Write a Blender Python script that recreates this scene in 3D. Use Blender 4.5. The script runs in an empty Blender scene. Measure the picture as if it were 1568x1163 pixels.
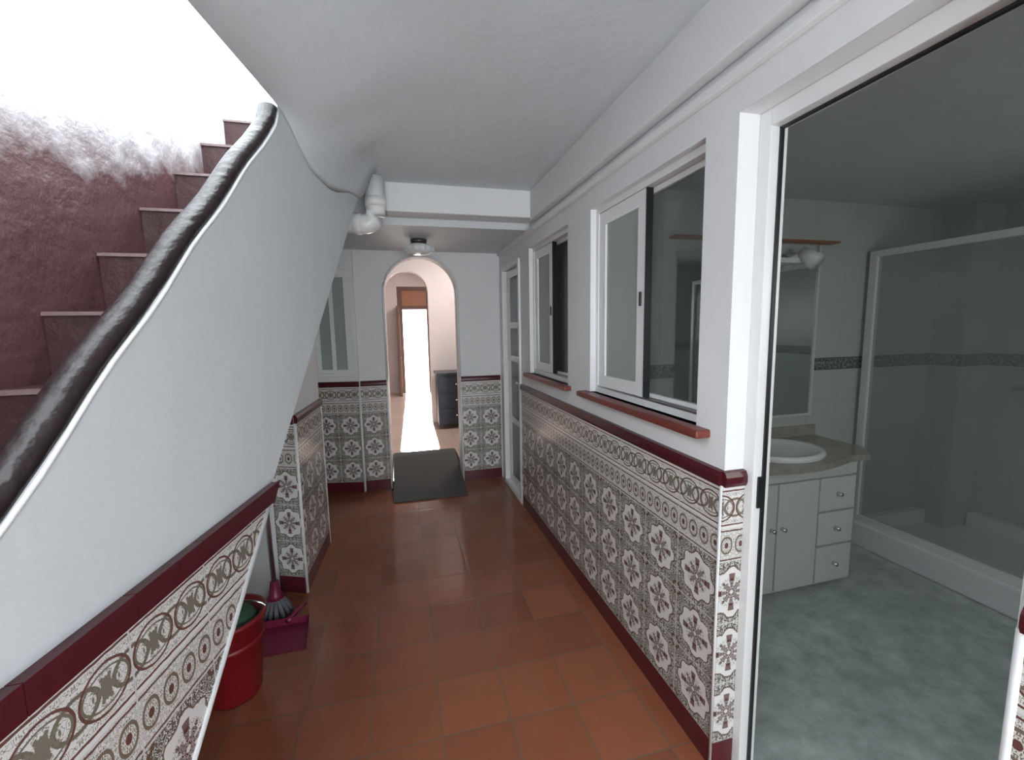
import bpy, bmesh, math
from mathutils import Vector, Matrix
scene = bpy.context.scene
scene.view_settings.view_transform = 'Standard'
scene.view_settings.look = 'None'
scene.view_settings.exposure = 0.0
rad = math.radians

# ------------------------------------------------------------------ node helper
class S:
    def __init__(s, nt, sock): s.nt = nt; s.s = sock
    def _m(s, op, b=None, c=None):
        n = s.nt.nodes.new('ShaderNodeMath'); n.operation = op
        s.nt.links.new(s.s, n.inputs[0])
        for i, o in ((1, b), (2, c)):
            if o is None: continue
            if isinstance(o, S): s.nt.links.new(o.s, n.inputs[i])
            else: n.inputs[i].default_value = o
        return S(s.nt, n.outputs[0])
    def __add__(s, o): return s._m('ADD', o)
    def __radd__(s, o): return s._m('ADD', o)
    def __sub__(s, o): return s._m('SUBTRACT', o)
    def __rsub__(s, o): return s._m('MULTIPLY', -1.0)._m('ADD', o)
    def __mul__(s, o): return s._m('MULTIPLY', o)
    def __rmul__(s, o): return s._m('MULTIPLY', o)
    def __truediv__(s, o): return s._m('DIVIDE', o)
    def lt(s, o): return s._m('LESS_THAN', o)
    def gt(s, o): return s._m('GREATER_THAN', o)
    def abs(s): return s._m('ABSOLUTE')
    def sin(s): return s._m('SINE')
    def cos(s): return s._m('COSINE')
    def sqrt(s): return s._m('SQRT')
    def fract(s): return s._m('FRACT')
    def floor(s): return s._m('FLOOR')
    def max(s, o): return s._m('MAXIMUM', o)
    def min(s, o): return s._m('MINIMUM', o)
    def atan2(s, o): return s._m('ARCTAN2', o)

class Mat:
    def __init__(s, name):
        s.m = bpy.data.materials.new(name); s.m.use_nodes = True
        s.nt = s.m.node_tree
        s.b = s.nt.nodes['Principled BSDF']
    def new(s, t): return s.nt.nodes.new(t)
    def uv(s):
        n = s.new('ShaderNodeUVMap'); n.uv_map = 'UVMap'
        return s.sep(n.outputs[0]), n.outputs[0]
    def pos(s):
        n = s.new('ShaderNodeNewGeometry')
        return s.sep(n.outputs['Position']), n.outputs['Position']
    def sep(s, sock):
        x = s.new('ShaderNodeSeparateXYZ'); s.nt.links.new(sock, x.inputs[0])
        return [S(s.nt, x.outputs[i]) for i in range(3)]
    def comb(s, a, b, c=0.0):
        n = s.new('ShaderNodeCombineXYZ')
        for i, o in enumerate((a, b, c)):
            if isinstance(o, S): s.nt.links.new(o.s, n.inputs[i])
            else: n.inputs[i].default_value = o
        return n.outputs[0]
    def noise(s, vec, scale, detail=2, rough=0.5):
        n = s.new('ShaderNodeTexNoise'); n.inputs['Scale'].default_value = scale
        n.inputs['Detail'].default_value = detail; n.inputs['Roughness'].default_value = rough
        s.nt.links.new(vec, n.inputs['Vector'])
        return S(s.nt, n.outputs['Fac'])
    def mix(s, fac, a, b):
        n = s.new('ShaderNodeMix'); n.data_type = 'RGBA'; n.clamp_factor = True
        if isinstance(fac, S): s.nt.links.new(fac.s, n.inputs[0])
        else: n.inputs[0].default_value = fac
        for idx, o in ((6, a), (7, b)):
            if isinstance(o, (tuple, list)): n.inputs[idx].default_value = (*o[:3], 1)
            else: s.nt.links.new(o, n.inputs[idx])
        return n.outputs[2]
    def color(s, sock): s.nt.links.new(sock, s.b.inputs['Base Color'])
    def rough(s, v):
        if isinstance(v, S): s.nt.links.new(v.s, s.b.inputs['Roughness'])
        else: s.b.inputs['Roughness'].default_value = v
    def bump(s, h, strength=0.3, dist=0.01):
        n = s.new('ShaderNodeBump'); n.inputs['Strength'].default_value = strength
        n.inputs['Distance'].default_value = dist
        s.nt.links.new(h.s, n.inputs['Height'])
        s.nt.links.new(n.outputs[0], s.b.inputs['Normal'])

def simple(name, col, rough=0.5, metal=0.0, nscale=30, var=0.06, bump=0.0, spec=0.5):
    M = Mat(name); (_, _, _), p = M.pos()
    n = M.noise(p, nscale, 3)
    c2 = tuple(max(0, c * (1 - var * 2)) for c in col)
    M.color(M.mix(n, col, c2)); M.rough(rough); M.b.inputs['Metallic'].default_value = metal
    M.b.inputs['Specular IOR Level'].default_value = spec
    if bump: M.bump(n, bump, 0.01)
    return M.m

def plaster(name, col, bump=0.35, var=0.05):
    M = Mat(name); _, p = M.pos()
    big = M.noise(p, 1.7, 4); fine = M.noise(p, 22, 5, 0.6)
    mid = M.noise(p, 6, 3)
    c2 = tuple(c * (1 - var * 3) for c in col)
    M.color(M.mix(big, col, c2)); M.rough(0.6)
    M.bump(fine * 0.4 + mid * 1.2, bump, 0.012)
    return M.m

MAROON = (0.085, 0.012, 0.018)
def azulejo():
    M = Mat('azulejo_tiles'); (u, v, _), vec = M.uv()
    T = 0.215
    nd = M.noise(vec, 55, 3, 0.6)
    a = (u / T).fract() - 0.5
    b = ((v - 0.10) / T).fract() - 0.5
    aa = a.abs(); ab = b.abs()
    mx = aa.max(ab); mn = aa.min(ab)
    fold = M.comb(mx, mn, 3.7)
    n1 = M.noise(fold, 11, 1, 0.5)
    n2 = M.noise(fold, 22, 1, 0.5)
    r0 = (a * a + b * b).sqrt()
    r = r0 + (nd - 0.5) * 0.04 + (n1 - 0.5) * 0.08
    th = b.atan2(a)
    edge = 0.385 + (th * 8).cos() * 0.028
    inside = r.lt(edge)
    outline = (r - edge).abs().lt(0.013)
    curl = ((n1 * 9).fract() - 0.5).abs().lt(0.25)
    curl2 = ((n2 * 6).fract() - 0.5).abs().lt(0.18)
    pet = r0.lt(0.09 + (th * 4).cos().abs() * 0.10 + (n2 - 0.5) * 0.25) * r0.gt(0.03)
    petgap = ((n2 * 9).fract() - 0.5).abs().lt(0.14)
    pet = pet * (1.0 - petgap)
    diag = r0.lt(0.30) * r0.gt(0.19) * (th * 4).cos().gt(0.72)
    stem = curl2 * r0.lt(0.25) * r0.gt(0.12)
    rc = ((0.5 - aa) * (0.5 - aa) + (0.5 - ab) * (0.5 - ab)).sqrt()
    cor = (rc - 0.10).abs().lt(0.022)
    grout = mx.gt(0.490)
    white = (0.66, 0.65, 0.635); olive = (0.105, 0.098, 0.075); brown = (0.12, 0.07, 0.05)
    c_out = M.mix(curl.max(curl2), white, olive)
    c_out = M.mix(cor, c_out, brown)
    c_in = M.mix(stem * 0.8, white, olive)
    c_in = M.mix(diag * 0.9, c_in, (0.12, 0.05, 0.045))
    c_in = M.mix(pet, c_in, (0.075, 0.022, 0.024))
    c = M.mix(inside, c_out, c_in)
    c = M.mix(outline * 0.9, c, brown)
    c = M.mix(grout, c, (0.55, 0.54, 0.53))
    s = (v - 0.855) / 0.14 - 0.5 + (nd - 0.5) * 0.03
    a2 = (u / 0.1075).fract() - 0.5
    a2b = (u / 0.1075 + 0.5).fract() - 0.5
    nb = M.noise(M.comb(a2.abs(), s.abs(), 1.3), 12, 1)
    e1 = ((a2 / 0.46) * (a2 / 0.46) + (s / 0.30) * (s / 0.30)).sqrt()
    e2 = ((a2b / 0.36) * (a2b / 0.36) + (s / 0.20) * (s / 0.20)).sqrt()
    e3 = ((a2 / 0.46) * (a2 / 0.46) + (s / 0.24) * (s / 0.24)).sqrt()
    cb = M.mix(((nb * 6).fract() - 0.5).abs().lt(0.14) * s.abs().lt(0.36), white, (0.25, 0.22, 0.18))
    cb = M.mix((e2 - 1).abs().lt(0.12), cb, (0.15, 0.13, 0.10))
    cb = M.mix((e1 - 1).abs().lt(0.055), cb, (0.13, 0.06, 0.05))
    cb = M.mix((e3 - 0.92).abs().lt(0.05), cb, (0.16, 0.14, 0.11))
    cb = M.mix(e1.lt(0.42 + (nb - 0.5) * 0.8), cb, (0.18, 0.16, 0.13))
    cb = M.mix((s.abs() - 0.40).abs().lt(0.018), cb, (0.13, 0.06, 0.05))
    s3 = (v - 0.745) / 0.11 - 0.5 + (nd - 0.5) * 0.05
    a3 = (u / 0.0538).fract() - 0.5
    nr = M.noise(M.comb(a3.abs(), s3.abs(), 5.1), 9, 1)
    r3 = (a3 * a3 * 0.8 + s3 * s3 * 1.8).sqrt()
    cr = M.mix(((nr * 7).fract() - 0.5).abs().lt(0.16), white, (0.2, 0.18, 0.14))
    cr = M.mix((r3 - 0.33).abs().lt(0.045), cr, (0.17, 0.13, 0.10))
    cr = M.mix(r3.lt(0.12), cr, (0.12, 0.05, 0.045))
    cr = M.mix((s3.abs() - 0.44).abs().lt(0.022), cr, (0.13, 0.07, 0.06))
    c = M.mix(v.gt(0.745), c, cr)
    c = M.mix(v.gt(0.855), c, cb)
    g2 = (v - 0.855).abs().lt(0.002).max((v - 0.745).abs().lt(0.002))
    g2 = g2.max(aa.gt(0.490))
    c = M.mix(g2, c, (0.55, 0.54, 0.53))
    c = M.mix(v.lt(0.10), c, MAROON)
    M.color(c); M.rough(0.22)
    M.bump(nd * 0.3 - grout.max(g2) * 1.0, 0.35, 0.003)
    return M.m

def floor_mat(name, c1, c2, r0, gr):
    M = Mat(name); (x, y, _), p = M.pos()
    T = 0.262
    fx = (x - 0.09) / T; fy = (y - 1.98) / T
    a = (fx.fract() - 0.5).abs(); b = (fy.fract() - 0.5).abs()
    grout = a.max(b).gt(0.489)
    wn = M.new('ShaderNodeTexWhiteNoise'); wn.noise_dimensions = '2D'
    M.nt.links.new(M.comb(fx.floor(), fy.floor()), wn.inputs[0])
    w = S(M.nt, wn.outputs['Value'])
    n = M.noise(p, 7, 4, 0.6); nf = M.noise(p, 3, 2)
    c = M.mix(w * 0.45 + n * 0.5, c1, c2)
    c = M.mix(grout, c, gr)
    M.color(c); M.rough(n * 0.12 + r0)
    edge = (a.max(b) - 0.45).max(0.0) * 8   # slightly pillowed tile edges
    M.bump(nf * 1.5 - grout * 1.2 - edge + w * 0.25, 0.25, 0.004)
    return M.m

def marble_floor():
    M = Mat('green_marble_floor'); (x, y, _), p = M.pos()
    n = M.noise(p, 7, 6, 0.7); n2 = M.noise(p, 1.8, 4)
    c = M.mix((n - 0.35) * 3, (0.32, 0.38, 0.37), (0.62, 0.68, 0.66))
    c = M.mix(n2.gt(0.55) * 0.15, c, (0.3, 0.36, 0.34))
    M.color(c); M.rough(0.3); return M.m

def bath_wall():
    M = Mat('bathroom_wall_tiles'); (x, y, z), p = M.pos()
    n = M.noise(p, 60, 3); nb = M.noise(p, 3, 3)
    c = M.mix(nb, (0.55, 0.58, 0.54), (0.46, 0.49, 0.46))
    h = x + y
    g = (((h / 0.25).fract() - 0.5).abs().gt(0.493)).max(((z / 0.33).fract() - 0.5).abs().gt(0.494))
    c = M.mix(g * 0.5, c, (0.38, 0.4, 0.37))
    band = (z - 1.235).abs().lt(0.04)
    cb = M.mix((n - 0.42) * 6, (0.09, 0.10, 0.09), (0.32, 0.33, 0.30))
    cb = M.mix((z - 1.235).abs().gt(0.033), cb, (0.14, 0.13, 0.12))
    c = M.mix(band, c, cb)
    M.color(c); M.rough(0.3); return M.m

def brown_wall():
    M = Mat('stair_wall_brown_glare'); (x, y, z), p = M.pos()
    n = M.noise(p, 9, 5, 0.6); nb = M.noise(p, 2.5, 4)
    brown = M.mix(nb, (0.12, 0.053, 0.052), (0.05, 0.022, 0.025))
    top = (z - y * 0.244 - 1.58 + (n - 0.5) * 0.35) * 2.6  # stairwell glare painted into the base colour, brown fading to near white
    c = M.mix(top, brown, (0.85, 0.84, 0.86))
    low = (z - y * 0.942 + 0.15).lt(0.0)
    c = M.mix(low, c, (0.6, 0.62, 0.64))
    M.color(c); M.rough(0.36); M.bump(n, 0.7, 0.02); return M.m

def brown_step():
    M = Mat('stair_tread_brown'); _, p = M.pos()
    n = M.noise(p, 16, 5, 0.6); nb = M.noise(p, 4, 3)
    M.color(M.mix(nb, (0.050, 0.017, 0.017), (0.024, 0.009, 0.010)))
    M.rough(0.5); M.b.inputs['Specular IOR Level'].default_value = 0.3
    M.bump(n, 0.6, 0.012); return M.m

def glass(name, col, rough, alpha):
    M = Mat(name); b = M.b
    b.inputs['Alpha'].default_value = alpha
    n = M.noise(M.pos()[1], 3, 2)
    M.color(M.mix(n, col, tuple(c * 0.85 for c in col))); M.rough(rough)
    return M.m

WHITE = plaster('white_plaster', (0.80, 0.81, 0.82), 0.22)
PARA = plaster('parapet_plaster', (0.66, 0.69, 0.71), 0.3)
CEIL = plaster('ceiling_plaster', (0.66, 0.69, 0.72), 0.45)
CEILM = plaster('main_ceiling_plaster', (0.70, 0.75, 0.78), 0.5)
WARM = plaster('warm_plaster', (0.78, 0.70, 0.68), 0.2)
TILE = azulejo()
FLOOR = floor_mat('terracotta_floor', (0.31, 0.105, 0.052), (0.17, 0.055, 0.030), 0.09, (0.17, 0.10, 0.07))
FLOORB = floor_mat('polished_floor_tiles', (0.66, 0.50, 0.42), (0.56, 0.41, 0.34), 0.12, (0.5, 0.38, 0.32))
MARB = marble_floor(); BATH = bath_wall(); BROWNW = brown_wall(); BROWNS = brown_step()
NOSE = simple('pale_step_nosing', (0.16, 0.10, 0.10), 0.4, var=0.3, nscale=40)  # nosings lighter than the steps, with random tone variation
CAP = simple('maroon_cap_tile', MAROON, 0.2, var=0.15)
BEAD = simple('white_corner_bead', (0.75, 0.75, 0.75), 0.35)
PVC = simple('white_lacquered_frame', (0.80, 0.81, 0.81), 0.3, var=0.02)
BLACK = simple('black_gasket', (0.012, 0.012, 0.014), 0.4)
SILL = simple('terracotta_sill', (0.20, 0.04, 0.03), 0.35, var=0.15)
RAIL = simple('dark_glossy_rail', (0.020, 0.011, 0.012), 0.33, nscale=30, var=0.3, bump=0.5, spec=0.35)
FROST = glass('frosted_glass', (0.42, 0.49, 0.455), 0.35, 0.75)
CLEAR = glass('clear_glass', (0.10, 0.12, 0.115), 0.03, 0.35)
SHGL = glass('shower_glass', (0.50, 0.56, 0.53), 0.12, 0.25)
RED = simple('red_plastic', (0.20, 0.007, 0.012), 0.4)
PINK = simple('magenta_plastic', (0.16, 0.008, 0.04), 0.4)
GREEN = simple('green_cloth', (0.03, 0.09, 0.05), 0.8)
STEEL = simple('brushed_steel', (0.55, 0.56, 0.58), 0.3, 1.0)
CHROME = simple('chrome', (0.75, 0.76, 0.78), 0.12, 1.0)
MATM = simple('grey_rubber_mat', (0.085, 0.082, 0.078), 0.75, nscale=120, var=0.3, bump=0.4)
WOOD = simple('brown_wood', (0.16, 0.07, 0.045), 0.35, var=0.2)
ORW = simple('orange_wood', (0.42, 0.17, 0.08), 0.4, var=0.2)
NAVY = simple('dark_blue_lacquer', (0.02, 0.028, 0.045), 0.3)
CER = simple('white_ceramic', (0.85, 0.86, 0.87), 0.08, var=0.01)
MELA = simple('white_melamine', (0.66, 0.68, 0.67), 0.35, var=0.02)
TOPM = simple('beige_marble_top', (0.48, 0.44, 0.38), 0.15, nscale=25, var=0.25)
MIRR = simple('mirror_glass', (0.7, 0.75, 0.73), 0.02, 1.0, var=0.0)
LAMPG = simple('lamp_glass', (0.80, 0.82, 0.83), 0.10)
LAMPB = simple('bronze_lamp_base', (0.10, 0.085, 0.075), 0.3, 0.6)
MOPH = simple('mop_cotton', (0.12, 0.12, 0.14), 0.9, bump=0.8)
AQUA = simple('blue_grey_glass', (0.10, 0.13, 0.15), 0.25)

# ------------------------------------------------------------------ geometry helpers
def finish(name, bm, mat, parent=None, smooth=False):
    bmesh.ops.recalc_face_normals(bm, faces=bm.faces)
    me = bpy.data.meshes.new(name); bm.to_mesh(me); bm.free()
    if smooth:
        for p in me.polygons: p.use_smooth = True
    me.materials.append(mat)
    o = bpy.data.objects.new(name, me); scene.collection.objects.link(o)
    if parent: o.parent = parent
    return o

def empty(name):
    e = bpy.data.objects.new(name, None); e.empty_display_size = 0.1
    scene.collection.objects.link(e); return e

def box(name, lo, hi, mat, parent=None, bev=0.0):
    bm = bmesh.new(); bmesh.ops.create_cube(bm, size=1)
    c = [(lo[i] + hi[i]) / 2 for i in range(3)]; d = [hi[i] - lo[i] for i in range(3)]
    for v in bm.verts: v.co = Vector([c[i] + v.co[i] * d[i] for i in range(3)])
    if bev: bmesh.ops.bevel(bm, geom=list(bm.edges), offset=bev, segments=2, affect='EDGES', profile=0.6)
    return finish(name, bm, mat, parent)

def slab(name, cells, O, U, Nn, th, mat, parent=None, u_off=0.0):
    O = Vector(O); U = Vector(U).normalized(); Nn = Vector(Nn).normalized(); Z = Vector((0, 0, 1))
    bm = bmesh.new(); uvl = bm.loops.layers.uv.new('UVMap')
    fs = []; vm = {}
    for poly in cells:
        vs = []
        for (u, v) in poly:
            k = (round(u, 5), round(v, 5))
            if k not in vm: vm[k] = bm.verts.new(O + U * u + Z * v)
            vs.append(vm[k])
        fs.append(bm.faces.new(vs))
    r = bmesh.ops.extrude_face_region(bm, geom=fs)
    nv = [g for g in r['geom'] if isinstance(g, bmesh.types.BMVert)]
    bmesh.ops.translate(bm, verts=nv, vec=Nn * th)
    for f in bm.faces:
        for l in f.loops:
            d = l.vert.co - O
            l[uvl].uv = (d.dot(U) + u_off + d.dot(Nn) * 1.0, d.z)
    return finish(name, bm, mat, parent)

def rect(u0, v0, u1, v1): return [(u0, v0), (u1, v0), (u1, v1), (u0, v1)]
def grid_cells(u0, u1, v0, v1, holes):
    us = sorted(set([u0, u1] + [h[i] for h in holes for i in (0, 1) if u0 < h[i] < u1]))
    vs = sorted(set([v0, v1] + [h[i] for h in holes for i in (2, 3) if v0 < h[i] < v1]))
    out = []
    for i in range(len(us) - 1):
        for j in range(len(vs) - 1):
            cu = (us[i] + us[i + 1]) / 2; cv = (vs[j] + vs[j + 1]) / 2
            if any(h[0] < cu < h[1] and h[2] < cv < h[3] for h in holes): continue
            out.append(rect(us[i], vs[j], us[i + 1], vs[j + 1]))
    return out

def tube(name, pts, r, mat, parent=None, seg=12, ry=None, caps=True):
    pts = [Vector(p) for p in pts]; bm = bmesh.new(); rings = []
    up = Vector((0, 0, 1))
    for i, p in enumerate(pts):
        t = (pts[min(i + 1, len(pts) - 1)] - pts[max(i - 1, 0)]).normalized()
        ref = up if abs(t.dot(up)) < 0.95 else Vector((1, 0, 0))
        s = t.cross(ref).normalized(); w = s.cross(t).normalized()
        rr = r[i] if isinstance(r, (list, tuple)) else r
        k = (ry / r) if ry else 1.0
        rings.append([bm.verts.new(p + s * math.cos(2 * math.pi * j / seg) * rr + w * math.sin(2 * math.pi * j / seg) * rr * k) for j in range(seg)])
    for a, b in zip(rings, rings[1:]):
        for j in range(seg): bm.faces.new((a[j], a[(j + 1) % seg], b[(j + 1) % seg], b[j]))
    if caps: bm.faces.new(rings[0]); bm.faces.new(rings[-1][::-1])
    return finish(name, bm, mat, parent, True)

def lathe(name, prof, c, mat, parent=None, seg=32, sx=1, sy=1):
    bm = bmesh.new(); rings = []
    for (r, z) in prof:
        rings.append([bm.verts.new((c[0] + max(r, 1e-4) * sx * math.cos(2 * math.pi * j / seg), c[1] + max(r, 1e-4) * sy * math.sin(2 * math.pi * j / seg), c[2] + z)) for j in range(seg)])
    for a, b in zip(rings, rings[1:]):
        for j in range(seg): bm.faces.new((a[j], a[(j + 1) % seg], b[(j + 1) % seg], b[j]))
    bmesh.ops.remove_doubles(bm, verts=bm.verts, dist=2e-4)
    return finish(name, bm, mat, parent, True)

CAPZ0, CAPZ1 = 0.995, 1.045
def dado(wall, O, U, Nn, L, u_off=0.0, bead0=False, bead1=False, capgap=0.215):
    e = wall
    O = Vector(O); Uv = Vector(U).normalized(); Nv = Vector(Nn).normalized()
    slab('dado_tiles', [rect(0, 0, L, CAPZ0)], O, U, Nn, 0.010, TILE, e, u_off)
    n = max(1, round(L / capgap)); w = L / n
    bm = bmesh.new()
    prof = [(0, CAPZ0), (0.016, CAPZ0), (0.021, CAPZ0 + 0.012), (0.021, CAPZ1 - 0.018), (0.014, CAPZ1 - 0.003), (0.0, CAPZ1)]
    for i in range(n):
        a = O + Uv * (i * w + 0.001); b = O + Uv * ((i + 1) * w - 0.001)
        ra = [bm.verts.new(a + Nv * p[0] + Vector((0, 0, p[1]))) for p in prof]
        rb = [bm.verts.new(b + Nv * p[0] + Vector((0, 0, p[1]))) for p in prof]
        for j in range(len(prof)):
            k = (j + 1) % len(prof); bm.faces.new((ra[j], ra[k], rb[k], rb[j]))
        bm.faces.new(ra); bm.faces.new(rb[::-1])
    finish('dado_cap', bm, CAP, e)
    for flag, u in ((bead0, 0), (bead1, L)):
        if flag:
            p = O + Uv * u + Nv * 0.006
            tube('dado_bead', [p, p + Vector((0, 0, CAPZ0 + .002))], 0.008, BEAD, e, 10)

# ------------------------------------------------------------------ floors
box('floor', (-1.6, -1.6, -0.1), (1.07, 4.35, 0.0), FLOOR)
box('floor_bathroom', (1.07, -0.5, -0.1), (4.0, 2.3, 0.0), MARB)
box('floor_side_room', (1.07, 2.3, -0.1), (2.7, 4.35, 0.0), FLOOR)
FB = box('floor_back_room', (-1.6, 4.72, -0.1), (2.0, 9.6, 0.17), FLOORB)
box('floor_back_left', (-1.6, 4.35, -0.1), (-0.12, 4.72, 0.17), FLOORB, FB)
box('floor_back_right', (0.555, 4.35, -0.1), (2.0, 4.72, 0.17), FLOORB, FB)

# ------------------------------------------------------------------ right wall
RX = 0.97
holes = [(0.42, 1.10, 0.0, 2.10), (1.24, 2.09, 1.16, 2.09), (2.40, 3.17, 1.155, 2.09), (3.42, 4.02, 0.0, 2.06)]
WR = slab('wall_right', grid_cells(-1.6, 4.15, 0.0, 2.65, holes), (RX, 0, 0), (0, 1, 0), (1, 0, 0), 0.10, WHITE)
box('trim_1', (0.925, -1.6, 2.245), (RX, 3.00, 2.46), WHITE, WR, bev=0.008)
box('trim_2', (0.945, -1.6, 2.185), (RX, 4.14, 2.215), PVC, WR, bev=0.004)
dado(WR, (RX, 1.10, 0), (0, 1, 0), (-1, 0, 0), 2.30, bead0=True, bead1=True)
dado(WR, (RX - 0.01, 1.10, 0), (1, 0, 0), (0, -1, 0), 0.11, u_off=0.05, capgap=0.11)
dado(WR, (RX, -1.6, 0), (0, 1, 0), (-1, 0, 0), 2.02, bead1=True)
box('window_sill', (0.915, 1.17, 1.132), (1.03, 2.15, 1.16), SILL, WR, bev=0.008)
box('window_sill', (0.925, 2.35, 1.128), (1.03, 3.22, 1.155), SILL, WR, bev=0.008)

def frame_rect(name, x0, x1, y0, y1, z0, z1, w, mat, parent):
    cells = grid_cells(y0, y1, z0, z1, [(y0 + w, y1 - w, z0 + w, z1 - w)])
    return slab(name, cells, (x0, 0, 0), (0, 1, 0), (1, 0, 0), x1 - x0, mat, parent)

def sliding_window(name, y0, y1, z0, z1):
    e = empty(name)
    frame_rect('outer_frame', 1.00, 1.065, y0, y1, z0, z1, 0.028, PVC, e)
    ym = (y0 + y1) / 2
    a0, a1 = ym - 0.03, y1 - 0.03
    frame_rect('sash_far', 1.006, 1.030, a0, a1, z0 + 0.03, z1 - 0.03, 0.062, PVC, e)
    box('glass_far', (1.016, a0 + 0.06, z0 + 0.09), (1.021, a1 - 0.06, z1 - 0.09), FROST, e)
    b0, b1 = y0 + 0.03, ym + 0.03
    frame_rect('sash_near', 1.036, 1.058, b0, b1, z0 + 0.03, z1 - 0.03, 0.022, PVC, e)
    box('glass_near', (1.045, b0 + 0.02, z0 + 0.05), (1.050, b1 - 0.02, z1 - 0.05), CLEAR, e)
    box('gasket', (1.004, a0 - 0.006, z0 + 0.03), (1.034, a0, z1 - 0.03), BLACK, e)
    box('latch', (0.998, a0 + 0.022, (z0 + z1) / 2 - 0.04), (1.006, a0 + 0.036, (z0 + z1) / 2 + 0.02), BLACK, e, 0.003)
    for k in range(2):
        box('rail_%d' % k, (1.000 + 0.03 * k, y0 + 0.028, z0 + 0.028), (1.006 + 0.03 * k, y1 - 0.028, z0 + 0.036), STEEL, e)
sliding_window('window_1', 1.24, 2.09, 1.16, 2.09)
sliding_window('window_2', 2.40, 3.17, 1.155, 2.09)

d = empty('door_frame')
box('jamb_far', (1.04, 1.058, 0), (1.10, 1.10, 2.10), PVC, d, 0.003)
box('jamb_near', (1.04, 0.42, 0), (1.10, 0.462, 2.10), PVC, d, 0.003)
box('head', (1.04, 0.462, 2.052), (1.10, 1.058, 2.10), PVC, d, 0.003)
box('gasket_far', (1.07, 1.052, 0), (1.082, 1.058, 2.052), BLACK, d)
box('gasket_head', (1.07, 0.462, 2.046), (1.082, 1.058, 2.052), BLACK, d)
box('strike', (1.055, 1.052, 0.93), (1.07, 1.058, 1.03), BLACK, d)

d = empty('door_1')
frame_rect('casing', 0.955, 1.06, 3.42, 4.02, 0.0, 2.06, 0.035, PVC, d)
frame_rect('leaf', 1.00, 1.035, 3.46, 3.98, 0.03, 2.02, 0.07, PVC, d)
for k, (za, zb) in enumerate(((0.10, 0.62), (0.68, 1.20), (1.26, 1.50), (1.56, 1.95))):
    box('pane_%d' % k, (1.012, 3.53, za), (1.020, 3.91, zb), AQUA, d)
    box('bar_%d' % k, (1.004, 3.53, zb), (1.030, 3.91, zb + 0.055), PVC, d)
box('handle', (0.965, 3.49, 1.02), (0.985, 3.60, 1.04), CHROME, d, 0.005)
box('handle_plate', (0.985, 3.485, 0.95), (1.0, 3.515, 1.12), CHROME, d, 0.002)

# ------------------------------------------------------------------ far wall with arched doorway
def arch_outline(x0, x1, z0, z1, a0, a1, zb, spring, n=20, rise=None):
    c = (a0 + a1) / 2; R = (a1 - a0) / 2; H = rise or R
    arc = [(c - R * math.cos(math.pi * i / n), spring + H * math.sin(math.pi * i / n)) for i in range(n + 1)]
    return [(x0, z0), (a0, z0)] + arc + [(a1, z0), (x1, z0), (x1, z1), (x0, z1)]
FY = 4.15
WF = slab('wall_far', [arch_outline(-0.37, 1.07, 0, 2.65, -0.12, 0.555, 0, 1.84)], (0, FY, 0), (1, 0, 0), (0, 1, 0), 0.20, WHITE)
dado(WF, (-0.36, FY, 0), (1, 0, 0), (0, -1, 0), 0.232, bead1=True)
dado(WF, (0.563, FY, 0), (1, 0, 0), (0, -1, 0), 0.392, u_off=0.02, bead0=True)
pts = [(-0.12, FY - 0.004, CAPZ1)] + [(0.2175 - 0.3375 * math.cos(math.pi * i / 24), FY - 0.004, 1.84 + 0.3375 * math.sin(math.pi * i / 24)) for i in range(25)] + [(0.555, FY - 0.004, CAPZ1)]
tube('arch_bead', pts, 0.012, WHITE, WF, 8)
bm = bmesh.new()
pf = [(3.76, 0.0), (4.72, 0.0), (4.72, 0.182), (4.60, 0.176), (3.90, 0.035), (3.76, 0.012)]
ra = [bm.verts.new((-0.108, y, z)) for y, z in pf]; rb = [bm.verts.new((0.543, y, z)) for y, z in pf]
bm.faces.new(ra); bm.faces.new(rb[::-1])
for i in range(6): bm.faces.new((ra[i], ra[(i + 1) % 6], rb[(i + 1) % 6], rb[i]))
finish('doormat', bm, MATM)

ax, ay = -0.37, 4.13
U = Vector((-0.95, 0.20, 0)).normalized(); Nn = Vector((-0.20, -0.95, 0)).normalized()
Wh = [(0.04, 0.40, 1.09, 2.04)]
WRc = slab('wall_recess', grid_cells(0, 0.95, 0, 2.65, Wh), (ax, ay, 0), U, -Nn, 0.12, WHITE)
dado(WRc, (ax, ay, 0), U, Nn, 0.90, bead0=True)
w3 = empty('window_3')
def slabf(nm, cells, dist, th, mat):
    slab(nm, cells, Vector((ax, ay, 0)) - Nn * dist, U, -Nn, th, mat, w3)
slabf('outer_frame', grid_cells(0.04, 0.40, 1.09, 2.04, [(0.065, 0.375, 1.115, 2.015)]), 0.02, 0.05, PVC)
slabf('sash_a', grid_cells(0.065, 0.235, 1.115, 2.015, [(0.10, 0.20, 1.15, 1.98)]), 0.03, 0.02, PVC)
slabf('sash_b', grid_cells(0.205, 0.375, 1.115, 2.015, [(0.24, 0.34, 1.15, 1.98)]), 0.052, 0.015, PVC)
slabf('glass_a', [rect(0.10, 1.15, 0.20, 1.98)], 0.038, 0.004, FROST)
slabf('glass_b', [rect(0.24, 1.15, 0.34, 1.98)], 0.058, 0.004, FROST)
box('wall_recess_back', (-1.4, 4.46, 0), (-0.37, 4.52, 2.65), BATH)

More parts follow.
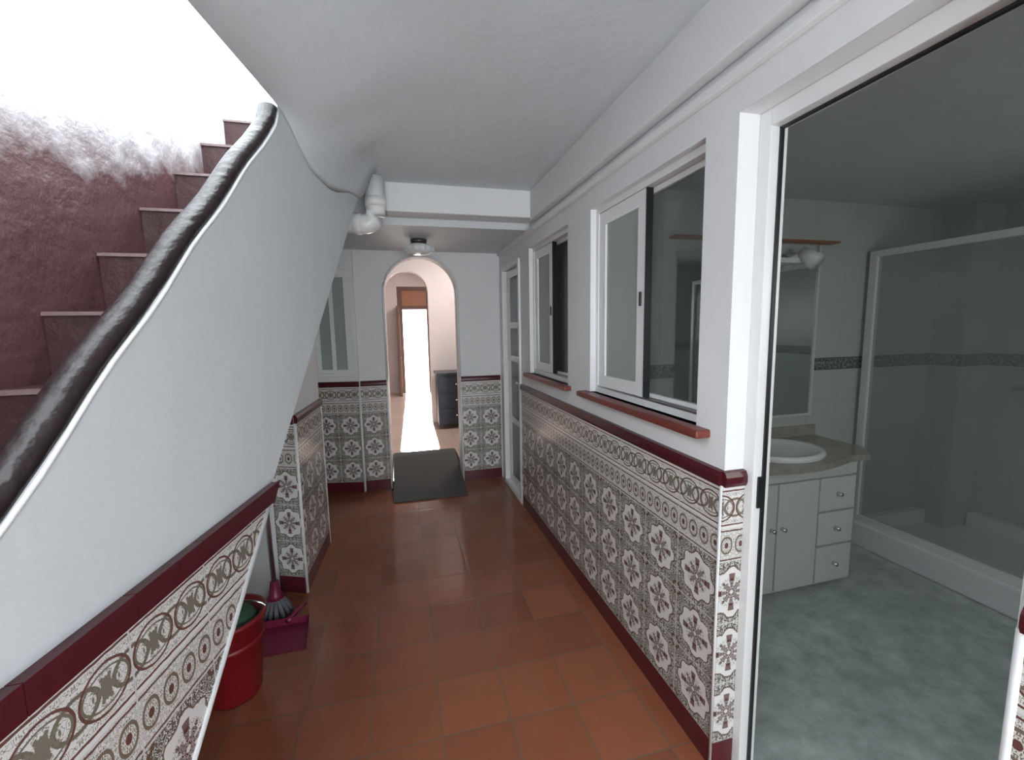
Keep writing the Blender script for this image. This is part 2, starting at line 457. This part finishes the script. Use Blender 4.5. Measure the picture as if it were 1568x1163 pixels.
A, B, C, D = (-0.585, 2.57), (-0.55, 3.17), (-1.25, 3.17), (-1.25, 2.86)
bm = bmesh.new(); f = bm.faces.new([bm.verts.new((*p, 0)) for p in (A, B, C, D)])
r = bmesh.ops.extrude_face_region(bm, geom=[f])
bmesh.ops.translate(bm, verts=[g for g in r['geom'] if isinstance(g, bmesh.types.BMVert)], vec=(0, 0, 2.24))
WL = finish('wall_left', bm, WHITE)
uAB = Vector((B[0] - A[0], B[1] - A[1], 0)).normalized()
dado(WL, (*A, 0), uAB, (uAB.y, -uAB.x, 0), 0.60, bead0=True, bead1=True, u_off=0.1)
dA = Vector((-0.175, 0.0765, 0)).normalized()
dado(WL, (A[0], A[1], 0), dA, (-dA.y, dA.x, 0), 0.16, u_off=0.03)
box('wall_left_recess', (-1.37, 3.17, 0), (-1.25, 4.45, 2.65), WHITE)

# ------------------------------------------------------------------ staircase
K = 0.164
def xw(y): return -0.633 + K * y
def xf(y): return -1.20 + K * y
st = empty('staircase')
def sheared(name, prof, xr, xl, mat, parent):
    bm = bmesh.new()
    a = [bm.verts.new((xr(y), y, z)) for y, z in prof]; b = [bm.verts.new((xl(y), y, z)) for y, z in prof]
    bm.faces.new(a); bm.faces.new(b[::-1]); n = len(prof)
    uvl = bm.loops.layers.uv.new('UVMap')
    for i in range(n): bm.faces.new((a[i], a[(i + 1) % n], b[(i + 1) % n], b[i]))
    for f in bm.faces:
        for l in f.loops: l[uvl].uv = (l.vert.co.y * 1.013, l.vert.co.z)
    return finish(name, bm, mat, parent)
prof = []
for i in range(-8, 6):
    y = 1.50 + 0.207 * i; z0 = 1.565 + 0.195 * (i - 1); z1 = z0 + 0.195
    z0 = max(z0, 0.0)
    prof += [(y, z0), (y, z1)]
    sheared('nosing_%d' % (i + 8), [(y - 0.008, z1 - 0.008), (y + 0.02, z1 - 0.008), (y + 0.02, z1 + 0.003), (y - 0.005, z1 + 0.003)], lambda y: xw(y) - 0.062, lambda y: xf(y) + 0.002, NOSE, st)
prof += [(2.80, prof[-1][1]), (2.80, 2.28), (2.73, 2.275), (0.34, 0.0)]
prof = [p for i, p in enumerate(prof) if i == 0 or p != prof[i - 1]]
sheared('steps', prof, lambda y: xw(y) - 0.061, lambda y: xf(y) + 0.002, BROWNS, st)
zl = lambda y: 0.953 * y - 0.325
zr = lambda y: 0.963 * y + 0.585
outl = [(-0.22, 0), (0.341, 0), (2.73, zl(2.73)), (2.80, 2.44), (1.74, 2.44), (1.70, 2.30), (1.685, 2.25), (1.66, zr(1.66) + 0.01), (1.60, zr(1.60)), (-0.22, zr(-0.22))]
sheared('parapet', outl, xw, lambda y: xw(y) - 0.06, PARA, st)
yz = (CAPZ0 - 0.585) / 0.963
dl = [(-0.22, 0), (0.341, 0), ((CAPZ0 + .325) / .953, CAPZ0), (yz + 0.04, CAPZ0), (-0.22, zr(-.22) - 0.04)]
sheared('tiles', dl, lambda y: xw(y) + 0.010, xw, TILE, st)
y0c = yz + 0.05; y1c = (CAPZ1 + .325) / .953
n = 5
for i in range(n):
    ya = y0c + (y1c - y0c) * i / n + 0.001; yb = y0c + (y1c - y0c) * (i + 1) / n - 0.001
    sheared('cap_%d' % i, [(ya, CAPZ0), (yb - (0.045 if i == n - 1 else 0), CAPZ0), (yb, CAPZ1), (ya, CAPZ1)], lambda y: xw(y) + 0.021, xw, CAP, st)
tube('edge_bead', [(xw(y) + 0.008, y, zl(y) + 0.004) for y in (0.36, 0.9, 1.435)], 0.009, BEAD, st, 8)
rp = [(-0.20, zr(-0.20))] + [(y, zr(y) + 0.005 * math.sin(y * 23)) for y in [0.05 * k for k in range(-2, 33)]] + [(1.655, zr(1.655)), (1.685, 2.235)]
tube('handrail', [(xw(y) - 0.03, y, z + 0.008) for y, z in rp], 0.031, RAIL, st, 16, ry=0.020)
tube('handrail_edge', [(xw(y) + 0.001, y, z - 0.004) for y, z in rp], 0.005, WHITE, st, 8)
tube('handrail_edge_inner', [(xw(y) - 0.062, y, z - 0.004) for y, z in rp], 0.005, WHITE, st, 8)
top = [(-1.6, 2.3), (0.3, 2.45), (1.2, 2.65), (2.2, 2.95), (2.78, 3.05)]
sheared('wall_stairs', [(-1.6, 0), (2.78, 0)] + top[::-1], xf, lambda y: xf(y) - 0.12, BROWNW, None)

# ------------------------------------------------------------------ ceilings
def sm(t): t = max(0, min(1, t)); return t * t * (3 - 2 * t)
bm = bmesh.new()
ys = [-1.6, -1.0, -0.4, 0.2, 0.6, 1.0, 1.3, 1.5, 1.6, 1.65, 1.7, 1.75, 1.8, 1.85, 1.9, 1.95, 2.0, 2.1, 2.2, 2.3, 2.4, 2.5, 2.6, 2.73, 3.0, 3.15]
fr = [0, .004, .012, .025, .045, .07, .10, .14, .19, .25, .32, .40, .50, .6, .7, .8, .9, 1.0]
rows = []
for y in ys:
    x0 = xw(y) + 0.001 if y < 2.8 else -0.62
    k = sm((y - 1.66) / 0.35) * (1 - sm((y - 2.15) / 0.55)) if y < 2.8 else 0.0
    wd = 0.55 - 0.43 * sm((y - 2.0) / 0.5)
    row = []
    for f_ in fr:
        x = x0 + (RX + 0.02 - x0) * f_
        t = min(1, (x - x0) / wd)
        za = 2.255 + 0.185 * sm(t)
        zb_ = 2.14 + 0.30 * math.sqrt(max(0, 1 - (1 - min(1, (x - x0) / (wd + 0.07))) ** 2))
        row.append(bm.verts.new((x, y, za * (1 - k) + zb_ * k)))
    rows.append(row)
fs = []
for a, b in zip(rows, rows[1:]):
    for k in range(len(fr) - 1): fs.append(bm.faces.new((a[k], a[k + 1], b[k + 1], b[k])))
r = bmesh.ops.extrude_face_region(bm, geom=fs)
for g in r['geom']:
    if isinstance(g, bmesh.types.BMVert): g.co.z = 2.66
CE = finish('ceiling', bm, CEILM)
for p in CE.data.polygons: p.use_smooth = p.center.z < 2.6 and p.normal.z < -0.02 and len(p.vertices) == 4
box('ceiling_far', (-1.37, 3.15, 2.215), (1.07, 4.15, 2.66), CEIL)
box('ceiling_corner', (-1.37, 2.82, 2.25), (-0.62, 3.15, 2.66), CEIL)
box('beam', (-0.045, 2.98, 2.262), (RX, 3.149, 2.50), WHITE, bev=0.01)
box('ceiling_bathroom', (0.98, -0.5, 2.25), (4.0, 2.3, 2.40), CEIL)
box('ceiling_side_room', (1.07, 2.3, 2.30), (2.7, 4.35, 2.45), CEIL)
box('ceiling_back_room', (-1.6, 4.15, 2.66), (2.0, 9.6, 2.80), CEIL)
slab('wall_behind', grid_cells(-1.6, 1.07, 0, 2.66, [(0.05, 0.88, 0.0, 2.1)]), (0, -1.6, 0), (1, 0, 0), (0, -1, 0), 0.12, WHITE)

px_ = -0.10; py_ = 2.88
el = [(px_, py_, 2.43), (px_, py_, 2.24)] + [(px_ - 0.07 * (1 - math.cos(t)), py_, 2.24 - 0.09 * math.sin(t)) for t in [math.pi / 2 * k / 8 for k in range(1, 9)]] + [(-0.55, py_, 2.15)]
tube('drain_pipe', el, 0.058, PVC, CE, 20)
tube('drain_pipe_collar', [(px_, py_, 2.25), (px_, py_, 2.31)], 0.064, PVC, CE, 20)
tube('drain_pipe_collar', [(px_ - .09, py_, 2.15), (px_ - .14, py_, 2.15)], 0.064, PVC, CE, 20)

cl = empty('ceiling_light')
lathe('base', [(0.0, 0.0), (0.065, 0.0), (0.065, -0.02), (0.05, -0.035), (0.0, -0.035)], (0.19, 3.62, 2.215), LAMPB, cl)
lathe('glass_shade', [(0.0, -0.033), (0.07, -0.035), (0.115, -0.06), (0.115, -0.09), (0.08, -0.112), (0.0, -0.122)], (0.19, 3.62, 2.215), LAMPG, cl)
for k in range(16):
    t = 2 * math.pi * k / 16
    tube('rib_%d' % k, [(0.19 + 0.116 * math.cos(t), 3.62 + 0.116 * math.sin(t), 2.215 - 0.058), (0.19 + 0.116 * math.cos(t), 3.62 + 0.116 * math.sin(t), 2.215 - 0.092)], 0.006, LAMPG, cl, 6)

# ------------------------------------------------------------------ cleaning things below the stairs
b = empty('bucket')
bx, by = -0.735, 1.90
lathe('body', [(0.0, 0.004), (0.095, 0.0), (0.10, 0.01), (0.128, 0.33), (0.140, 0.335), (0.140, 0.35), (0.124, 0.35), (0.094, 0.02), (0.0, 0.02)], (bx, by, 0), RED, b)
lathe('band', [(0.116, 0.23), (0.124, 0.235), (0.126, 0.25), (0.118, 0.255)], (bx, by, 0), RED, b)
tube('handle', [(bx + 0.138 * math.cos(t), by + 0.02, 0.34 + 0.05 * math.sin(t)) for t in [math.pi * k / 12 for k in range(13)]], 0.004, CHROME, b, 6)
lathe('cloth', [(0.115, 0.29), (0.09, 0.345), (0.05, 0.36), (0.0, 0.355)], (bx, by, 0), GREEN, b, 14)
m = empty('mop')
mx, my = -0.70, 2.40
tube('handle', [(mx, my, 0.14), (mx - 0.01, my, 0.75), (mx - 0.02, my, 1.32)], 0.012, STEEL, m, 10)
lathe('socket', [(0.0, 0.19), (0.02, 0.19), (0.03, 0.12), (0.045, 0.10), (0.0, 0.10)], (mx, my, 0), PINK, m, 14)
for k in range(14):
    t = 2 * math.pi * k / 14
    tube('strand_%d' % k, [(mx + .02 * math.cos(t), my + .02 * math.sin(t), .11), (mx + .05 * math.cos(t), my + .05 * math.sin(t), .06), (mx + .075 * math.cos(t), my + .07 * math.sin(t), .012)], 0.011, MOPH, m, 6)
dp = empty('dustpan')
dx, dy = -0.62, 2.17
bm = bmesh.new()
P = [(-0.12, -0.09, 0.004), (0.12, -0.09, 0.004), (0.10, 0.11, 0.010), (-0.10, 0.11, 0.010)]
vs = [bm.verts.new((dx + p[0], dy + p[1], p[2])) for p in P]
vt = [bm.verts.new((dx + p[0] * 1.04, dy + p[1] * 1.02, p[2] + (0.010 if i < 2 else 0.035))) for i, p in enumerate(P)]
bm.faces.new(vs); bm.faces.new((vs[1], vs[2], vt[2], vt[1])); bm.faces.new((vs[2], vs[3], vt[3], vt[2])); bm.faces.new((vs[3], vs[0], vt[0], vt[3]))
o = finish('pan', bm, PINK, dp); md = o.modifiers.new('s', 'SOLIDIFY'); md.thickness = 0.004; md.offset = 1
tube('handle', [(dx, dy + 0.105, 0.03), (dx + 0.03, dy + 0.16, 0.04), (dx + .06, dy + 0.24, 0.04)], 0.012, PINK, dp, 10)

# ------------------------------------------------------------------ bathroom
box('wall_bathroom_back', (1.07, 2.20, 0), (4.0, 2.30, 2.40), BATH)
box('wall_bathroom_right', (3.90, -0.5, 0), (4.0, 2.20, 2.40), BATH)
box('wall_bathroom_front', (1.07, -0.6, 0), (4.0, -0.5, 2.40), BATH)
box('wall_shower_pillar', (3.62, 2.02, 0), (3.90, 2.20, 2.25), BATH)
v = empty('bathroom_vanity')
VY = 1.78
box('carcass', (1.42, VY + 0.02, 0.02), (2.46, 2.19, 0.735), MELA, v, 0.003)
box('plinth', (1.44, VY + 0.05, 0.0), (2.44, 2.18, 0.03), MELA, v)
box('door_a', (1.43, VY, 0.04), (1.915, VY + 0.018, 0.65), MELA, v, 0.004)
box('door_b', (1.925, VY, 0.04), (2.195, VY + 0.018, 0.65), MELA, v, 0.004)
for k, (za, zb) in enumerate(((0.04, 0.25), (0.26, 0.45), (0.46, 0.65))):
    box('drawer_%d' % k, (2.205, VY, za), (2.455, VY + 0.018, zb), MELA, v, 0.004)
    tube('drawer_knob_%d' % k, [(2.33, VY, (za + zb) / 2), (2.33, VY - 0.025, (za + zb) / 2)], 0.011, CHROME, v, 10)
box('apron', (1.43, VY, 0.66), (2.455, VY + 0.018, 0.735), MELA, v, 0.004)
for xk in (1.885, 1.955): tube('knob', [(xk, VY, 0.40), (xk, VY - 0.025, 0.40)], 0.011, CHROME, v, 10)
bm = bmesh.new(); pts = [(1.40, 2.199), (2.62, 2.199), (2.62, VY + 0.10)]
for k in range(25):
    t = k / 24; x = 2.52 - 1.10 * t
    pts.append((x, VY - 0.02 - 0.07 * max(0, math.cos((x - 2.02) / 0.36 * math.pi / 2)) if abs(x - 2.02) < 0.36 else VY - 0.02))
pts.append((1.40, VY - 0.02))
f = bm.faces.new([bm.verts.new((p[0], p[1], 0.736)) for p in pts])
r = bmesh.ops.extrude_face_region(bm, geom=[f])
bmesh.ops.translate(bm, verts=[g for g in r['geom'] if isinstance(g, bmesh.types.BMVert)], vec=(0, 0, 0.035))
finish('countertop', bm, TOPM, v)
box('backsplash', (1.40, 2.18, 0.771), (2.62, 2.199, 0.84), TOPM, v, 0.003)
lathe('washbasin', [(0.255, 0.0), (0.262, 0.015), (0.25, 0.03), (0.225, 0.028), (0.20, 0.012), (0.12, 0.004), (0.0, 0.002)], (2.06, 1.94, 0.771), CER, v, 40, 1.0, 0.80)
tube('faucet_body', [(1.90, 2.14, 0.77), (1.90, 2.14, 0.87)], 0.022, CHROME, v, 14)
tube('faucet_spout', [(1.90, 2.14, 0.85), (1.93, 2.07, 0.89), (1.95, 2.02, 0.865)], 0.011, CHROME, v, 10)
tube('faucet_lever', [(1.90, 2.14, 0.87), (1.90, 2.12, 0.91), (1.89, 2.06, 0.93)], 0.009, CHROME, v, 8)
mi = empty('bathroom_mirror')
box('glass', (1.55, 2.188, 0.92), (2.56, 2.198, 1.92), MIRR, mi)
box('frame_side', (2.56, 2.18, 0.90), (2.575, 2.199, 1.98), MELA, mi, 0.003)
box('frame_bottom', (1.55, 2.18, 0.905), (2.56, 2.199, 0.92), MELA, mi, 0.003)
box('shelf', (1.50, 2.13, 1.985), (2.66, 2.199, 1.998), ORW, mi, 0.003)
lp = empty('mirror_light')
box('bracket', (1.95, 2.10, 1.855), (2.34, 2.187, 1.885), PVC, lp, 0.004)
tube('spot', [(2.35, 2.12, 1.92), (2.37, 2.03, 1.85)], [0.035, 0.05], PVC, lp, 18)
tube('spot_neck', [(2.30, 2.14, 1.88), (2.35, 2.12, 1.91)], 0.018, PVC, lp, 10)

tr = empty('shower_tray')
box('rim_front', (2.93, 0.2, 0.0), (3.02, 2.195, 0.16), CER, tr, 0.012)
box('rim_back', (3.82, 0.2, 0.0), (3.895, 2.01, 0.16), CER, tr, 0.012)
box('rim_end', (3.02, 2.12, 0.0), (3.61, 2.195, 0.16), CER, tr, 0.012)
box('rim_near', (3.02, 0.2, 0.0), (3.82, 0.28, 0.16), CER, tr, 0.012)
box('base', (3.02, 0.28, 0.0), (3.82, 2.12, 0.06), CER, tr)
lathe('drain', [(0, 0.006), (0.04, 0.005), (0.045, 0)], (3.4, 1.2, 0.06), CHROME, tr)
sh = empty('shower_screen')
def rbox(nm, lo, hi, mt): box(nm, lo, hi, mt, sh, 0.003)
rbox('post_wall', (2.965, 2.13, 0.16), (3.01, 2.175, 1.95), PVC)
rbox('post_near', (2.965, 0.45, 0.16), (3.01, 0.49, 1.95), PVC)
rbox('top_rail', (2.965, 0.49, 1.91), (3.01, 2.13, 1.95), PVC)
rbox('bottom_rail', (2.965, 0.49, 0.16), (3.01, 2.13, 0.20), PVC)
rbox('glass_a', (2.984, 1.29, 0.20), (2.99, 2.13, 1.91), SHGL)
rbox('glass_b', (2.984, 0.49, 0.20), (2.99, 1.28, 1.91), SHGL)
tb = empty('towel_bar')
tube('bar', [(3.84, 1.10, 1.06), (3.84, 1.86, 1.06)], 0.012, STEEL, tb, 10)
for yy in (1.12, 1.84): tube('post', [(3.84, yy, 1.06), (3.90, yy, 1.06)], 0.016, STEEL, tb, 10)

box('wall_side_room_back', (1.07, 4.25, 0), (2.7, 4.35, 2.40), WHITE)
box('wall_side_room_right', (2.6, 2.30, 0), (2.7, 4.25, 2.40), WHITE)

# ------------------------------------------------------------------ back rooms
box('wall_back_room_left', (-1.6, 4.35, 0.17), (-1.48, 9.4, 2.66), WARM)
box('wall_back_room_right', (1.9, 4.35, 0.17), (2.0, 9.4, 2.66), WARM)
box('wall_back_closure', (1.07, 4.35, 0.0), (2.0, 4.45, 2.66), WARM)
slab('wall_middle_arch', [arch_outline(-1.48, 1.9, 0.17, 2.66, -0.16, 0.42, 0, 2.02)], (0, 6.2, 0), (1, 0, 0), (0, 1, 0), 0.15, WARM)
slab('wall_end', grid_cells(-1.6, 2.0, 0.17, 2.66, [(0.0, 0.66, 0.17, 2.40)]), (0, 9.4, 0), (1, 0, 0), (0, 1, 0), 0.15, WARM)
d = empty('door_2')
cells = grid_cells(0.0, 0.66, 0.17, 2.40, [(0.10, 0.60, 0.17, 1.93), (0.10, 0.60, 2.0, 2.32)])
slab('frame', cells, (0, 9.42, 0), (1, 0, 0), (0, 1, 0), 0.08, WOOD, d)
box('transom_panel', (0.10, 9.44, 2.0), (0.60, 9.47, 2.32), ORW, d)
box('leaf', (-0.02, 8.90, 0.175), (0.03, 9.41, 1.98), WOOD, d, 0.005)
box('leaf_panel_low', (0.03, 8.98, 0.35), (0.038, 9.33, 0.95), ORW, d, 0.003)
box('leaf_panel_high', (0.03, 8.98, 1.10), (0.038, 9.33, 1.80), ORW, d, 0.003)
c = empty('cabinet')
box('body', (0.47, 5.72, 0.23), (0.95, 6.12, 0.90), NAVY, c, 0.006)
box('top', (0.45, 5.70, 0.90), (0.97, 6.14, 0.93), NAVY, c, 0.004)
for k in range(3): box('drawer_%d' % k, (0.49, 5.71, 0.26 + 0.21 * k), (0.93, 5.722, 0.45 + 0.21 * k), NAVY, c, 0.004)
for k in range(3): tube('knob_%d' % k, [(0.71, 5.71, 0.355 + 0.21 * k), (0.71, 5.69, 0.355 + 0.21 * k)], 0.012, CHROME, c, 8)
for xx in (0.50, 0.90):
    for yy in (5.76, 6.08): box('leg', (xx, yy, 0.17), (xx + 0.03, yy + 0.03, 0.235), NAVY, c)
d = empty('door_3')
box('leaf', (-0.22, 6.36, 0.175), (-0.18, 6.95, 2.10), WOOD, d, 0.005)
box('panel', (-0.18, 6.44, 1.15), (-0.172, 6.87, 1.95), ORW, d, 0.003)
box('panel_low', (-0.18, 6.44, 0.35), (-0.172, 6.87, 1.0), ORW, d, 0.003)
box('ground', (-8, 9.6, -0.1), (8, 20, 0.10), simple('exterior_paving', (0.75, 0.73, 0.70), 0.8))

# ------------------------------------------------------------------ light
w = bpy.data.worlds.new('World'); scene.world = w; w.use_nodes = True
bg = w.node_tree.nodes['Background']; bg.inputs[0].default_value = (0.88, 0.96, 1.0, 1); bg.inputs[1].default_value = 8.0
def area(name, loc, target, sx, sy, power, col=(1, 1, 1)):
    l = bpy.data.lights.new(name, 'AREA'); l.shape = 'RECTANGLE'; l.size = sx; l.size_y = sy; l.energy = power; l.color = col
    o = bpy.data.objects.new(name, l); scene.collection.objects.link(o); o.location = loc
    o.rotation_euler = (Vector(target) - Vector(loc)).to_track_quat('-Z', 'Y').to_euler(); return o
sun = bpy.data.lights.new('sun', 'SUN'); sun.energy = 30; sun.angle = rad(1.0); sun.color = (1, 0.98, 0.95)
so = bpy.data.objects.new('sun', sun); scene.collection.objects.link(so)
so.rotation_euler = Vector((-0.02, -0.90, -0.34)).to_track_quat('-Z', 'Y').to_euler()
area('patio_daylight', (0.50, -1.45, 1.3), (0.75, 1.6, 0.9), 0.7, 1.4, 20, (0.97, 0.98, 1))
area('bathroom_fill', (2.4, -0.40, 1.6), (2.6, 2.2, 0.8), 0.8, 0.6, 7, (0.94, 1.0, 0.98))  # added area light standing in for an unseen window
area('back_room_fill', (1.0, 5.2, 2.5), (0.2, 5.6, 0.5), 0.5, 0.5, 22, (1, 0.95, 0.92))  # added fill light to brighten the back room, no fixture modelled
area('entrance_fill', (0.9, 7.8, 2.5), (0.2, 7.8, 0.3), 0.5, 0.5, 24, (1, 0.95, 0.92))  # second added fill, brightens the room beyond the middle arch

# ------------------------------------------------------------------ camera
cam = bpy.data.cameras.new('camera'); cam.sensor_width = 36; cam.sensor_fit = 'HORIZONTAL'; cam.lens = 660 / 1568 * 36
cam.clip_start = 0.02; cam.clip_end = 200
co = bpy.data.objects.new('camera', cam); scene.collection.objects.link(co)
X = Vector((0.9673, -0.2533, -0.0173)).normalized(); Bk = -Vector((0.2496, 0.9610, -0.1189)).normalized()
Y = Bk.cross(X).normalized(); X = Y.cross(Bk).normalized()
Mx = Matrix((X, Y, Bk)).transposed().to_4x4(); Mx.translation = (0, 0, 1.5)
co.matrix_world = Mx
scene.camera = co
